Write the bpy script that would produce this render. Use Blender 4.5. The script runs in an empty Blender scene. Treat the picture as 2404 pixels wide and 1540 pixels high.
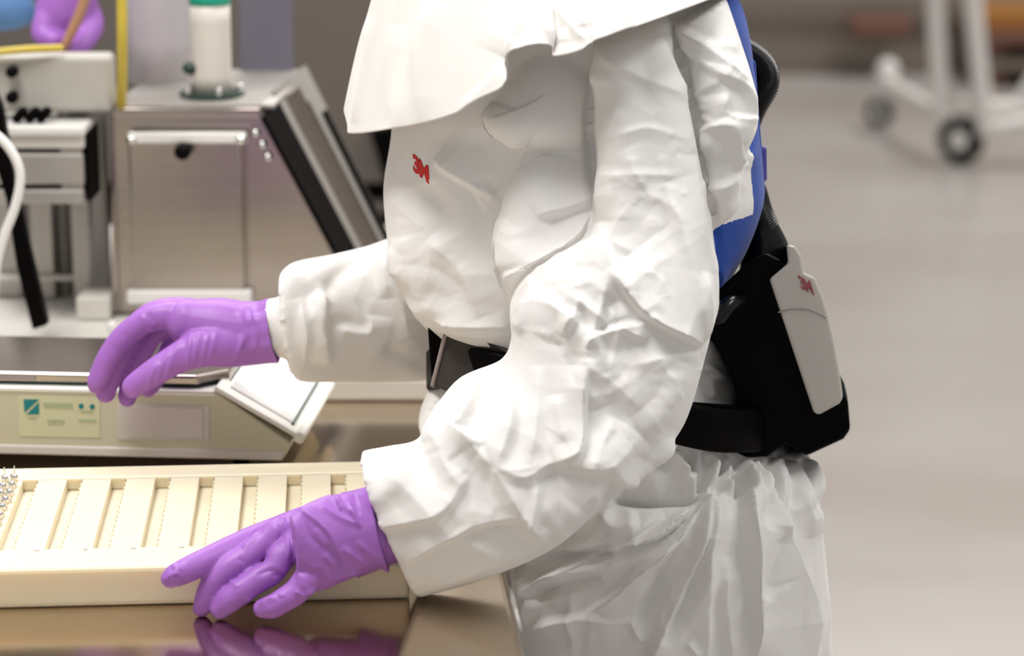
import bpy, bmesh, math, random
import numpy as np
from mathutils import Vector, Matrix
from mathutils.bvhtree import BVHTree

random.seed(7); np.random.seed(7)
sc = bpy.context.scene
COL = sc.collection

# ------------------------------------------------------------------ camera
VOX = .0035
F = 6000.0; W = 2404; H = 1540
CAM_H = 1.67; PITCH = math.radians(14.0)
cp, sp = math.cos(PITCH), math.sin(PITCH)
cam_d = bpy.data.cameras.new('camera'); cam = bpy.data.objects.new('camera', cam_d); COL.objects.link(cam)
cam.location = (0, 0, CAM_H); cam.rotation_euler = (math.pi/2 - PITCH, 0, 0)
cam_d.sensor_fit = 'HORIZONTAL'; cam_d.sensor_width = 36.0; cam_d.lens = F*36.0/W
cam_d.clip_start = 0.05; cam_d.clip_end = 200
cam_d.dof.use_dof = True; cam_d.dof.focus_distance = 2.32; cam_d.dof.aperture_fstop = 3.7
cam_d.dof.aperture_blades = 8
sc.camera = cam

# ------------------------------------------------------------------ world, lamps, exposure
w = bpy.data.worlds.new('world'); sc.world = w; w.use_nodes = True
bg = w.node_tree.nodes['Background']; bg.inputs[0].default_value = (1.0, 0.97, 0.94, 1); bg.inputs[1].default_value = 0.43
def area(name, loc, size, energy, target, color=(1, .975, .95)):
    d = bpy.data.lights.new(name, 'AREA'); d.shape = 'RECTANGLE'; d.size, d.size_y = size
    d.energy = energy; d.color = color
    o = bpy.data.objects.new(name, d); COL.objects.link(o); o.location = loc
    o.rotation_euler = (Vector(target)-Vector(loc)).to_track_quat('-Z', 'Y').to_euler()
    return o
area('ceiling_lamp', (-.95, 1.75, 3.7), (1.4, .6), 78, (0, 2.4, 1.0))
area('ceiling_lamp', (2.3, 1.9, 3.8), (1.4, .7), 46, (.3, 2.4, 1.0))  # fill lamp added on the right to brighten the pants
area('ceiling_lamp', (1.2, 4.2, 3.8), (1.6, 1.6), 66, (.3, 2.4, 1.0))
area('ceiling_lamp', (-1.0, 4.6, 3.6), (2.0, .8), 55, (-.4, 2.8, .9))
area('ceiling_lamp', (3.0, 9.0, 5.0), (4.0, 2.0), 260, (2.0, 8.0, 0))
sc.view_settings.view_transform = 'Standard'; sc.view_settings.look = 'None'
sc.view_settings.gamma = 1.0; sc.view_settings.use_curve_mapping = False
sc.view_settings.exposure = 0.01
sc.cycles.use_denoising = True
sc.cycles.max_bounces = 8

# ------------------------------------------------------------------ helpers: picture ray -> point
def ray(px, py):
    dx = (px-W/2)/F; dz = -(py-H/2)/F
    return Vector((dx, cp+dz*sp, -sp+dz*cp))
def P(px, py, Y):                      # point at world depth Y
    r = ray(px, py); return Vector((0, 0, CAM_H)) + r*(Y/r.y)
def T(px, py, z=0.90):                 # point on a horizontal plane
    r = ray(px, py); return Vector((0, 0, CAM_H)) + r*((z-CAM_H)/r.z)
def PL(px, py, pt, n):                 # point on any plane
    r = ray(px, py); o = Vector((0, 0, CAM_H)); return o + r*((pt-o).dot(n)/r.dot(n))

# ------------------------------------------------------------------ materials
def mat(name, col, rough=.5, metal=0.0, spec=.5, bump=0.0, bscale=50.0, sss=0.0, sheen=0.0, alpha=1.0, trans=0.0,
        var=0.0, vscale=4.0, aniso=None, coat=0.0, col2=None, bdist=.002, vstretch=(1,1,1)):
    m = bpy.data.materials.new(name); m.use_nodes = True
    nt = m.node_tree; b = nt.nodes['Principled BSDF']
    b.inputs['Base Color'].default_value = (*col, 1); b.inputs['Roughness'].default_value = rough
    b.inputs['Metallic'].default_value = metal; b.inputs['Specular IOR Level'].default_value = spec
    b.inputs['Alpha'].default_value = alpha; b.inputs['Transmission Weight'].default_value = trans
    b.inputs['Coat Weight'].default_value = coat
    if sss:
        b.inputs['Subsurface Weight'].default_value = sss
        b.inputs['Subsurface Radius'].default_value = (1.0, .7, .35); b.inputs['Subsurface Scale'].default_value = .02
    if sheen: b.inputs['Sheen Weight'].default_value = sheen
    tc = nt.nodes.new('ShaderNodeTexCoord')
    def mapped(scale):
        mp = nt.nodes.new('ShaderNodeMapping'); mp.inputs['Scale'].default_value = scale
        nt.links.new(tc.outputs['Object'], mp.inputs[0]); return mp.outputs[0]
    if var:
        n = nt.nodes.new('ShaderNodeTexNoise'); n.inputs['Scale'].default_value = vscale; n.inputs['Detail'].default_value = 5
        nt.links.new(mapped(vstretch), n.inputs['Vector'])
        mx = nt.nodes.new('ShaderNodeMix'); mx.data_type = 'RGBA'
        c2 = col2 or tuple(c*(1-var) for c in col); c1 = tuple(min(1, c*(1+var*.5)) for c in col) if col2 is None else col
        mx.inputs[6].default_value = (*c1, 1); mx.inputs[7].default_value = (*c2, 1)
        rp = nt.nodes.new('ShaderNodeMapRange'); rp.inputs[1].default_value = .35; rp.inputs[2].default_value = .65
        nt.links.new(n.outputs['Fac'], rp.inputs[0]); nt.links.new(rp.outputs[0], mx.inputs[0])
        nt.links.new(mx.outputs[2], b.inputs['Base Color'])
    if bump:
        n = nt.nodes.new('ShaderNodeTexNoise'); n.inputs['Scale'].default_value = bscale; n.inputs['Detail'].default_value = 6
        nt.links.new(mapped(aniso or (1, 1, 1)), n.inputs['Vector'])
        bp = nt.nodes.new('ShaderNodeBump'); bp.inputs['Strength'].default_value = bump; bp.inputs['Distance'].default_value = bdist
        nt.links.new(n.outputs['Fac'], bp.inputs['Height']); nt.links.new(bp.outputs[0], b.inputs['Normal'])
    return m

def cloth_mat(name, col, crumple=.5):
    m = mat(name, col, rough=.72, spec=.28, sheen=.15)
    nt = m.node_tree; b = nt.nodes['Principled BSDF']; tc = nt.nodes.new('ShaderNodeTexCoord')
    nz = nt.nodes.new('ShaderNodeTexNoise'); nz.inputs['Scale'].default_value = 9; nz.inputs['Detail'].default_value = 3
    nt.links.new(tc.outputs['Object'], nz.inputs['Vector'])
    va = nt.nodes.new('ShaderNodeVectorMath'); va.operation = 'MULTIPLY_ADD'
    va.inputs[1].default_value = (.10, .10, .10)
    nt.links.new(nz.outputs['Color'], va.inputs[0]); nt.links.new(tc.outputs['Object'], va.inputs[2])
    v = nt.nodes.new('ShaderNodeTexVoronoi'); v.feature = 'F1'; v.inputs['Scale'].default_value = 26
    nt.links.new(va.outputs[0], v.inputs['Vector'])
    v2 = nt.nodes.new('ShaderNodeTexNoise'); v2.inputs['Scale'].default_value = 60; v2.inputs['Detail'].default_value = 8; v2.inputs['Roughness'].default_value = .6
    nt.links.new(va.outputs[0], v2.inputs['Vector'])
    b1 = nt.nodes.new('ShaderNodeBump'); b1.inputs['Strength'].default_value = crumple*.30; b1.inputs['Distance'].default_value = .006
    nt.links.new(v.outputs['Distance'], b1.inputs['Height'])
    b2 = nt.nodes.new('ShaderNodeBump'); b2.inputs['Strength'].default_value = crumple*.35; b2.inputs['Distance'].default_value = .0015
    nt.links.new(v2.outputs['Fac'], b2.inputs['Height']); nt.links.new(b1.outputs[0], b2.inputs['Normal'])
    nt.links.new(b2.outputs[0], b.inputs['Normal'])
    return m

M = {}
M['cloth'] = cloth_mat('white_coverall_fabric', (.80, .785, .765), .55)
M['hood'] = cloth_mat('white_hood_fabric', (.79, .77, .74), .12)
M['knit'] = mat('white_knit', (.84, .81, .77), .9, bump=.2, bscale=400)
M['blue'] = cloth_mat('blue_coverall_fabric', (.006, .055, .34), .4)
M['glove'] = mat('purple_nitrile', (.36, .140, .53), .45, spec=.4, sss=.02, bump=.10, bscale=300, bdist=.0006)
M['black'] = mat('black_rubber', (.0015, .0012, .0012), .5, spec=.05)
M['blackshiny'] = mat('black_glossy_plastic', (.003, .003, .0035), .24, spec=.3)
M['padgrey'] = mat('charcoal_foam', (.035, .028, .025), .85, bump=.3, bscale=300)
M['padedge'] = mat('grey_piping', (.30, .25, .23), .7)
M['greyplastic'] = mat('light_grey_plastic', (.50, .475, .44), .34, spec=.5)
M['whiteplastic'] = mat('white_plastic', (.80, .79, .77), .4)
M['darkred'] = mat('glare_dulled_red_print', (.30, .07, .08), .4)  # logo red dulled in colour to stand in for glare on the cover
M['red'] = mat('red_print', (.62, .012, .008), .6)
M['violetclip'] = mat('violet_plastic', (.07, .05, .30), .4)
M['steel'] = mat('brushed_steel_table', (.62, .52, .40), .13, 1.0, bump=.05, bscale=30, aniso=(1, 14, 1), bdist=.001, var=.08, vscale=3)
M['panel'] = mat('stainless_panel', (.40, .35, .32), .26, 1.0, var=.08, vscale=6, bump=.10, bscale=3, bdist=.02, aniso=(.3, .3, 3.0))
M['alu'] = mat('anodised_aluminium', (.44, .415, .385), .45, .7, var=.06)
M['aluw'] = mat('white_painted_metal', (.70, .68, .65), .45)
M['beige'] = mat('beige_enamel', (.57, .545, .40), .45)
M['greybeige'] = mat('grey_beige_enamel', (.60, .575, .53), .45)
M['ctrl'] = mat('control_box_enamel', (.43, .41, .37), .5)
M['cream'] = mat('cream_enamel', (.80, .79, .72), .4)
M['poly'] = mat('natural_polyethylene', (.77, .685, .51), .42, sss=.5)
M['sticker'] = mat('pale_green_sticker', (.62, .62, .40), .6)
M['teal'] = mat('teal_print', (.0, .20, .21), .6)
M['greentxt'] = mat('pale_green_print', (.42, .50, .30), .6)
M['plate'] = mat('blank_plate', (.60, .55, .52), .5)
M['glass'] = mat('glare_display_glass', (.92, .93, .93), .08, spec=.9, coat=1.0)  # near-white base puts the overhead lamp's reflection into the glass colour
M['darkgreen'] = mat('dark_gasket', (.012, .035, .025), .5)
M['tube'] = mat('ivory_pvc', (.62, .58, .53), .5)
M['green'] = mat('green_cap', (.0, .42, .28), .4)
M['acryl'] = mat('smoked_acrylic', (.16, .15, .19), .25, alpha=.80)
M['clear'] = mat('frosted_cylinder', (.56, .52, .54), .3, alpha=.85)
M['yellow'] = mat('yellow_hose', (.55, .42, .05), .4)
M['wood'] = mat('wood_stick', (.42, .22, .12), .6)
M['cabc'] = mat('taupe_enamel', (.14, .115, .095), .6)
M['wallc'] = mat('taupe_wall', (.28, .24, .20), .7, var=.06)
M['walld'] = mat('taupe_rail', (.17, .135, .11), .7)
M['orange'] = mat('orange_paint', (.36, .15, .03), .5)
M['brown'] = mat('brown_wood', (.16, .07, .045), .6)
M['floor'] = mat('sealed_concrete', (.44, .42, .40), .26, spec=.45, var=.30, vscale=1.1, col2=(.36, .325, .295), bump=.05, bscale=2, vstretch=(.6, 1, 1))
M['bluecloth'] = mat('blue_smock', (.10, .22, .45), .8)
M['metal'] = mat('bright_metal', (.75, .74, .72), .2, 1.0)

# ------------------------------------------------------------------ mesh helpers
def link(name, me, m, parent=None, smooth=False):
    o = bpy.data.objects.new(name, me); COL.objects.link(o)
    if m is not None: me.materials.append(m)
    if parent is not None: o.parent = parent; o.matrix_parent_inverse = parent.matrix_world.inverted()
    if smooth: me.polygons.foreach_set('use_smooth', [True]*len(me.polygons))
    return o
def empty(name, loc, label, cat, group=None):
    o = bpy.data.objects.new(name, None); COL.objects.link(o); o.location = loc; o.empty_display_size = .05
    bpy.context.view_layer.update()
    tag(o, label, cat, group); return o
def tag(o, label, cat, group=None):
    o['label'] = label; o['category'] = cat
    if group: o['group'] = group
    return o
def struct(o): o['kind'] = 'structure'; return o
def mesh(verts, faces):
    me = bpy.data.meshes.new('m'); me.from_pydata([tuple(v) for v in verts], [], faces); me.update(); return me
def bev(o, width=.002, seg=2, angle=.6):
    md = o.modifiers.new('bevel', 'BEVEL'); md.width = width; md.segments = seg; md.limit_method = 'ANGLE'; md.angle_limit = angle
    return o
def prism_vf(poly, poly2):
    n = len(poly); v = list(poly)+list(poly2)
    f = [tuple(range(n-1, -1, -1)), tuple(range(n, 2*n))] + [(i, (i+1) % n, n+(i+1) % n, n+i) for i in range(n)]
    return v, f
def fixn(me):
    bm = bmesh.new(); bm.from_mesh(me); bmesh.ops.recalc_face_normals(bm, faces=bm.faces); bm.to_mesh(me); bm.free(); return me
def prism(name, poly, ext, m, parent=None, bevel=0, seg=2):
    """poly: world points; ext: vector or second polygon"""
    p2 = [Vector(p)+ext for p in poly] if isinstance(ext, Vector) else ext
    v, f = prism_vf([Vector(p) for p in poly], p2)
    o = link(name, fixn(mesh(v, f)), m, parent)
    if bevel: bev(o, bevel, seg)
    return o
def pprism(name, pts, Y, depth, m, parent=None, bevel=0, seg=2):
    return prism(name, [P(x, y, Y) for x, y in pts], Vector((0, depth, 0)), m, parent, bevel, seg)
def pbox(name, x0, y0, x1, y1, Y, depth, m, parent=None, bevel=.002):
    """upright box whose front face spans those picture points at depth Y"""
    c = P((x0+x1)/2, (y0+y1)/2, Y); a = P(x0, y0, Y); b = P(x1, y1, Y)
    poly = [Vector((a.x, Y, a.z)), Vector((b.x, Y, a.z)), Vector((b.x, Y, b.z)), Vector((a.x, Y, b.z))]
    return prism(name, poly, Vector((0, depth, 0)), m, parent, bevel)
def wbox(name, lo, hi, m, parent=None, bevel=0):
    x0, y0, z0 = lo; x1, y1, z1 = hi
    return prism(name, [Vector(p) for p in ((x0, y0, z0), (x1, y0, z0), (x1, y0, z1), (x0, y0, z1))], Vector((0, y1-y0, 0)), m, parent, bevel)

def crom(pts, n):
    """Catmull-Rom through rows of an array -> n samples per span"""
    p = np.asarray(pts, float); k = len(p); out = []
    ext = np.vstack([2*p[0]-p[1], p, 2*p[-1]-p[-2]])
    for i in range(k-1):
        p0, p1, p2, p3 = ext[i:i+4]
        t = np.linspace(0, 1, n, endpoint=False)[:, None]
        out.append(.5*((2*p1)+(-p0+p2)*t+(2*p0-5*p1+4*p2-p3)*t**2+(-p0+3*p1-3*p2+p3)*t**3))
    out.append(p[-1][None]); return np.vstack(out)

def rings_vf(R, cap0=True, cap1=True):
    """R: (k,n,3) rings -> verts, faces (closed)"""
    k, n, _ = R.shape; v = [tuple(x) for x in R.reshape(-1, 3)]; f = []
    for i in range(k-1):
        for j in range(n):
            f.append((i*n+j, i*n+(j+1) % n, (i+1)*n+(j+1) % n, (i+1)*n+j))
    if cap0:
        c = len(v); v.append(tuple(R[0].mean(0))); f += [(c, (j+1) % n, j) for j in range(n)]
    if cap1:
        c = len(v); v.append(tuple(R[-1].mean(0))); b = (k-1)*n; f += [(c, b+j, b+(j+1) % n) for j in range(n)]
    return v, f
def ring(C, a, b, n=48, e=2.3):
    t = np.linspace(0, 2*math.pi, n, endpoint=False); c, s = np.cos(t), np.sin(t)
    return C[None]+a[None]*(np.sign(c)*np.abs(c)**(2/e))[:, None]+b[None]*(np.sign(s)*np.abs(s)**(2/e))[:, None]
def loft(secs, per=6, n=48, e=2.3):
    """secs: (A(px,py), B(px,py), Y, half_depth) picture sections, or (C, a, b) world vectors"""
    rows = []
    for s in secs:
        if len(s) == 4:
            A = np.array(P(*s[0], s[2])); B = np.array(P(*s[1], s[2])); rows.append(np.concatenate([(A+B)/2, (A-B)/2, [0, s[3], 0]]))
        else: rows.append(np.concatenate([np.array(x, float) for x in s]))
    S = crom(rows, per)
    R = np.array([ring(r[0:3], r[3:6], r[6:9], n, e) for r in S])
    return rings_vf(R)
def tube_vf(pts, radii, per=5, n=20, flat=None, round_ends=True):
    """swept tube through world points; flat=(vector, factor) squeezes it along a direction"""
    rr = list(radii) if hasattr(radii, '__len__') else [radii]*len(pts)
    S = crom([list(p)+[r] for p, r in zip(pts, rr)], per); C = S[:, :3]; r = np.maximum(S[:, 3], 1e-4)
    tg = np.gradient(C, axis=0); tg /= np.linalg.norm(tg, axis=1)[:, None]
    up = np.array([0, 0, 1.]) if abs(tg[0][2]) < .9 else np.array([0, 1., 0]); R = []; u = np.cross(tg[0], up); u /= np.linalg.norm(u)
    t = np.linspace(0, 2*math.pi, n, endpoint=False)
    fr = []
    for i in range(len(C)):
        u = u-tg[i]*u.dot(tg[i]); u /= np.linalg.norm(u); v = np.cross(tg[i], u); fr.append((u.copy(), v))
    def add(c, rad, u, v): R.append(c+rad*(np.cos(t)[:, None]*u+np.sin(t)[:, None]*v))
    if round_ends:
        for a in (80, 60, 40, 20): a = math.radians(a); add(C[0]-tg[0]*r[0]*math.sin(a), r[0]*math.cos(a), *fr[0])
    for i in range(len(C)): add(C[i], r[i], *fr[i])
    if round_ends:
        for a in (20, 40, 60, 80): a = math.radians(a); add(C[-1]+tg[-1]*r[-1]*math.sin(a), r[-1]*math.cos(a), *fr[-1])
    return rings_vf(np.array(R))
def tube(name, pts, radii, m, parent=None, **k):
    v, f = tube_vf(pts, radii, **k); return link(name, fixn(mesh(v, f)), m, parent, True)
def join_vf(parts):
    V, Fc = [], []
    for v, f in parts:
        o = len(V); V += list(v); Fc += [tuple(i+o for i in x) for x in f]
    return V, Fc
def remesh(parts, voxel, smooth_it, subdiv=0, fac=.5):
    """several closed shells -> one continuous skin"""
    V, Fc = join_vf(parts); me = fixn(mesh(V, Fc)); o = bpy.data.objects.new('tmp', me); COL.objects.link(o)
    r = o.modifiers.new('r', 'REMESH'); r.mode = 'VOXEL'; r.voxel_size = voxel
    s = o.modifiers.new('s', 'SMOOTH'); s.factor = fac; s.iterations = smooth_it
    if subdiv:
        d = o.modifiers.new('d', 'SUBSURF'); d.levels = subdiv; d.render_levels = subdiv
    dg = bpy.context.evaluated_depsgraph_get(); out = bpy.data.meshes.new_from_object(o.evaluated_get(dg))
    bpy.data.objects.remove(o); return out

# ------------------------------------------------------------------ sculpting folds
def vco(me):
    a = np.empty(len(me.vertices)*3, np.float32); me.vertices.foreach_get('co', a); return a.reshape(-1, 3).astype(np.float64)
def vno(me):
    a = np.empty(len(me.vertices)*3, np.float32); me.vertex_normals.foreach_get('vector', a); return a.reshape(-1, 3).astype(np.float64)
def project(co):
    d = co-np.array([0, 0, CAM_H]); fw = d[:, 1]*cp-d[:, 2]*sp; up = d[:, 1]*sp+d[:, 2]*cp
    return np.stack([W/2+F*d[:, 0]/fw, H/2-F*up/fw, fw], 1)
def noise3(p, seed=0):
    """cheap smooth value noise"""
    rs = np.random.RandomState(seed); g = rs.rand(16, 16, 16)*2-1
    q = np.floor(p).astype(int); f = p-q; f = f*f*(3-2*f); out = 0
    for i in (0, 1):
        for j in (0, 1):
            for k in (0, 1):
                wgt = (f[:, 0] if i else 1-f[:, 0])*(f[:, 1] if j else 1-f[:, 1])*(f[:, 2] if k else 1-f[:, 2])
                out = out+wgt*g[(q[:, 0]+i) % 16, (q[:, 1]+j) % 16, (q[:, 2]+k) % 16]
    return out
def crumple(p, scale, seed, oct=3):
    """faceted paper-like crumple: folded planes"""
    rs = np.random.RandomState(seed); h = 0
    w_ = np.stack([noise3(p*scale*.5+7*i, seed+i) for i in range(3)], 1)*.35/scale
    for o in range(oct):
        s = scale*(1.7**o)
        for _ in range(3):
            d = rs.randn(3); d /= np.linalg.norm(d); x = (p+w_)@d*s+rs.rand()*9
            h = h+np.abs((x % 2)-1)/(1.6**o)
    return h/3-.5
def sculpt(me, strokes, rough=(0, 1), seed=3, vis_eps=.02, only=None, ymax=99):
    co = vco(me); no = vno(me); pr = project(co)
    view = co-np.array([0, 0, CAM_H]); view /= np.linalg.norm(view, axis=1)[:, None]
    facing = np.clip(-(view*no).sum(1)*3, 0, 1)
    cell = 6; cx = np.clip((pr[:, 0]//cell).astype(int)+100, 0, 700); cy = np.clip((pr[:, 1]//cell).astype(int)+100, 0, 700)
    key = cx*701+cy; zb = np.full(701*701, 1e9); np.minimum.at(zb, key, pr[:, 2])
    vis = (pr[:, 2] < zb[key]+vis_eps)*facing
    ev = np.empty(len(me.edges)*2, np.int32); me.edges.foreach_get('vertices', ev); ev = ev.reshape(-1, 2)
    deg = np.bincount(ev.ravel(), minlength=len(co))+1e-9
    for _ in range(6):
        acc = np.bincount(ev[:, 0], weights=vis[ev[:, 1]], minlength=len(co))+np.bincount(ev[:, 1], weights=vis[ev[:, 0]], minlength=len(co))
        vis = .4*vis+.6*acc/deg
    disp = np.zeros(len(co)); xy = pr[:, :2]
    for st in strokes:
        pts, amp, wr, wl = st[:4]; soft = st[4] if len(st) > 4 else 0
        pts = np.array(pts, float); lo = pts.min(0)-3*max(wr, wl); hi = pts.max(0)+3*max(wr, wl)
        sel = np.where((vis > 0) & (xy[:, 0] > lo[0]) & (xy[:, 0] < hi[0]) & (xy[:, 1] > lo[1]) & (xy[:, 1] < hi[1]))[0]
        if not len(sel): continue
        q = xy[sel]; best = np.full(len(q), 1e9); sgn = np.ones(len(q)); par = np.zeros(len(q))
        if len(pts) > 2: pts = crom(pts, 6)
        seg = np.linalg.norm(np.diff(pts, axis=0), axis=1); cum = np.concatenate([[0], np.cumsum(seg)]); tot = cum[-1]
        for i in range(len(pts)-1):
            a, b = pts[i], pts[i+1]; d = b-a; L2 = d@d+1e-9
            t = np.clip(((q-a)@d)/L2, 0, 1); pp = a+t[:, None]*d; dist = np.linalg.norm(q-pp, axis=1)
            cr = d[0]*(q[:, 1]-a[1])-d[1]*(q[:, 0]-a[0]); m_ = dist < best
            best = np.where(m_, dist, best); sgn = np.where(m_, np.sign(cr), sgn); par = np.where(m_, (cum[i]+t*seg[i])/tot, par)
        wd = np.where(sgn > 0, wr, wl); x = best/wd
        prof = np.exp(-x*x) if soft else np.clip(1-x/2.0, 0, 1)**1.4
        taper = np.clip(np.minimum(par, 1-par)*5, 0, 1)**.7
        disp[sel] += amp*.001*prof*taper*vis[sel]
    if rough[0]: disp += rough[0]*.001*crumple(co, rough[1], seed)
    co += no*disp[:, None]
    me.vertices.foreach_set('co', co.astype(np.float32).ravel()); me.update()
    return me

# ================================================================== SETTING
struct(wbox('floor', (-9, .5, -.05), (9, 11.5, 0), M['floor']))
wb = struct(wbox('wall_back', (-9, 11.45, 0), (9, 11.6, 6), M['wallc']))
struct(wbox('baseboard_back', (-9, 11.40, 0), (9, 11.45, .06), M['walld']))
struct(wbox('trim_1', (-9, 11.38, .24), (9, 11.45, .34), M['walld']))

# ================================================================== WORK TABLE (brushed steel)
e0 = T(1178, 1290); e1 = T(1236, 1545)
ed = (e1-e0).normalized(); far_c = e0-ed*((e0.y-3.72)/ed.y); near_c = e0-ed*((e0.y-1.72)/ed.y)
tb = empty('work_table', (-.6, 2.6, 0), 'brushed stainless steel work table under the white tray and the scale', 'table')
top = prism('tabletop', [Vector((-1.9, 1.72, .90)), Vector((near_c.x, 1.72, .90)), Vector((far_c.x, 3.72, .90)), Vector((-1.9, 3.72, .90))],
            Vector((0, 0, -.035)), M['steel'], tb, .008, 4)
for x, y in ((-1.8, 1.82), (-.12, 1.82), (-1.8, 3.62), (-.12, 3.62)):
    tube('leg', [(x, y, 0), (x, y, .45), (x, y, .866)], .02, M['alu'], tb, n=16, round_ends=False)

# ================================================================== POLYETHYLENE TRAY
TZ = .937                                             # tray top
fl = T(-30, 1432); fr = T(962, 1408); bl = T(-30, 1098, TZ); br = T(985, 1079, TZ)
ux = (fr-fl); ux.z = 0; tw_ = ux.length; ux.normalize(); uy = Vector((-ux.y, ux.x, 0))
td = (br-fr).dot(uy)
tr = empty('slotted_tray', fl, 'milky white plastic tray with rows of slots on the steel table', 'tray')
def tl(u, v, z): return Vector((fl.x, fl.y, 0))+ux*u+uy*v+Vector((0, 0, z))
def tbox(name, u0, v0, u1, v1, z0, z1, m, par, b=.0):
    return prism(name, [tl(u0, v0, z0), tl(u1, v0, z0), tl(u1, v1, z0), tl(u0, v1, z0)], Vector((0, 0, z1-z0)), m, par, b, 3)
U0 = -.55
# slots: picture positions of front/back ends, front rail top and back rail
vf = (T(300, 1292, TZ-.004)-tl(0, 0, 0)).dot(uy); vb = (T(300, 1128, TZ-.004)-tl(0, 0, 0)).dot(uy)
tbox('base', U0, .004, tw_-.001, td-.001, .9003, .924, M['poly'], tr, 0)
tbox('front_rail', U0, 0, tw_, vf, .9003, TZ, M['poly'], tr, .005)
tbox('back_rail', U0, vb, tw_, td, .9235, TZ, M['poly'], tr, .003)
slots = []
for k in range(-4, 8):
    pr_ = T(120+112.5*k, 1290, TZ); u = (pr_-tl(0, 0, 0)).dot(ux); slots.append(u)
def divider(u0, u1, n=15):
    """block between two slots, right... its left flank scalloped by a row of half wells"""
    dv = (vb-vf)/n; pts = [(u1, vf), (u1, vb)]
    for i in range(n, 0, -1):
        v1 = vf+i*dv; v0 = v1-dv
        for t in (0, .18, .5, .82): 
            pts.append((u0+.0022*math.sin(math.pi*t)**.5*1.0, v1-(v1-v0)*t))
    pts.append((u0, vf))
    poly = [tl(a, b, .9235) for a, b in pts]
    return prism('divider', poly, Vector((0, 0, TZ-.002-.9235)), M['poly'], tr)
sw = .0135
prev = U0
for u in slots+[tw_+.02]:
    a, b = prev, u-sw*.5
    if a < b: divider(a, min(b, tw_))
    prev = u+sw*.5
# little index marks moulded in the front rail
for u in slots[3:]:
    p_ = tl(u-.012, vf-.006, TZ+.0002)
    v, f = tube_vf([p_, p_+Vector((0, 0, .0006))], .0022, n=12, per=1, round_ends=False)
    link('index_mark', fixn(mesh(v, f)), M['plate'], tr)

# metal pins standing in the left end of the tray
pin0 = None; k = 0
for row in range(9):
    for c in range(3):
        px = 36-row*7.0-c*21+random.uniform(-2, 2); py = 1150+row*17.5+c*2+random.uniform(-1, 1)
        if px < -14: continue
        p = T(px, py, TZ-.004); h = .009
        r = empty('metal_pin', p, 'small bright metal pin crowded with others at the left end of the tray', 'pin', 'metal pins in the tray')
        tube('head', [p+Vector((0, 0, h)), p+Vector((0, 0, h+.0035))], .0034, M['metal'], r, n=12, per=2)
        tube('shank', [p, p+Vector((0, 0, h))], .0017, M['metal'], r, n=8, per=1)
        tube('tip', [p+Vector((0, 0, h+.004)), p+Vector((random.uniform(-.001, .001), 0, h+.010+.004*(row < 2)))], [.0012, .0006], M['metal'], r, n=8, per=1)

# ================================================================== SCALE
SZ = .913
s_r = T(672, 1079, SZ); s_l = T(0, 1063, SZ)
sx = (s_r-s_l); sx.z = 0; sx.normalize(); sy = Vector((-sx.y, sx.x, 0)); sn = -sy
def sf(px, py): return PL(px, py, s_r, sn)            # on the front face
scl = empty('bench_scale', s_r+Vector((-.3, .1, -.013)), 'beige electronic bench scale with sloped display, in front of the steel machine', 'scale')
front = [sf(-260, 1056), sf(665, 1078), sf(683, 1042), sf(505, 919), sf(-260, 903)]
front = [Vector(p) for p in front]
prism('housing', front, sy*.19, M['beige'], scl, .002)
bt = [sf(-262, 1037), sf(668, 1058), sf(663, 1081), sf(-262, 1058)]
prism('base_skirt', [p-sy*.002 for p in bt], sy*.194, M['greybeige'], scl, .002)
tp = [sf(-260, 914), sf(506, 930), sf(503, 918), sf(-260, 902)]
prism('top_edge', [p-sy*.0015 for p in tp], sy*.192, M['cream'], scl, .002)
# sloped face of the display head: raised frame, glass and lip
A_, B_ = sf(502, 915), sf(700, 1030); sl = (B_-A_); sn2 = sl.cross(sy).normalized()
if sn2.z < 0: sn2 = -sn2
def slp(s, d, h=0): return A_+sl*s+sy*d+sn2*h
prism('display_frame', [slp(0, -.003), slp(.97, -.003), slp(.97, .195), slp(0, .195)], sn2*.005, M['cream'], scl, .002)
prism('glare_display_glass', [slp(.13, .018, .005), slp(.86, .018, .005), slp(.86, .175, .005), slp(.13, .175, .005)], sn2*.0015, M['glass'], scl)
prism('display_gasket', [slp(.86, .014, .005), slp(.89, .014, .005), slp(.89, .178, .005), slp(.86, .178, .005)], sn2*.002, M['darkgreen'], scl)
prism('front_lip', [slp(.95, -.004, -.004), slp(1.06, -.004, -.004), slp(1.06, .20, -.004), slp(.95, .20, -.004)], sn2*.012, M['cream'], scl, .003)
# sticker and blank plate on the front
def dec(name, x0, y0, x1, y1, m, off=.0006, th=.0006, par=None, bevel=0):
    p = [sf(x0, y0+.022*(x0-300)), sf(x1, y0+.022*(x1-300)), sf(x1, y1+.022*(x1-300)), sf(x0, y1+.022*(x0-300))]
    p = [q-sy*off for q in p]
    return prism(name, p, sy*th, m, par or scl, bevel)
st_ = dec('sticker', 45, 934, 235, 1029, M['sticker'])
prism('logo', [sf(56, 937)-sy*.0012, sf(92, 937)-sy*.0012, sf(58, 968)-sy*.0012], sy*.0006, M['teal'], st_)
prism('logo', [sf(92, 944)-sy*.0012, sf(92, 972)-sy*.0012, sf(63, 972)-sy*.0012], sy*.0006, M['teal'], st_)
def disc(name, px, py, r, m, par):
    p = [sf(px+r*math.cos(a), py+r*math.sin(a))-sy*.0012 for a in np.linspace(0, 2*math.pi, 16, endpoint=False)]
    return prism(name, p, sy*.0006, m, par)
disc('dot', 191, 953, 6, M['teal'], st_); disc('dot', 217, 954, 6, M['teal'], st_)
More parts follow.
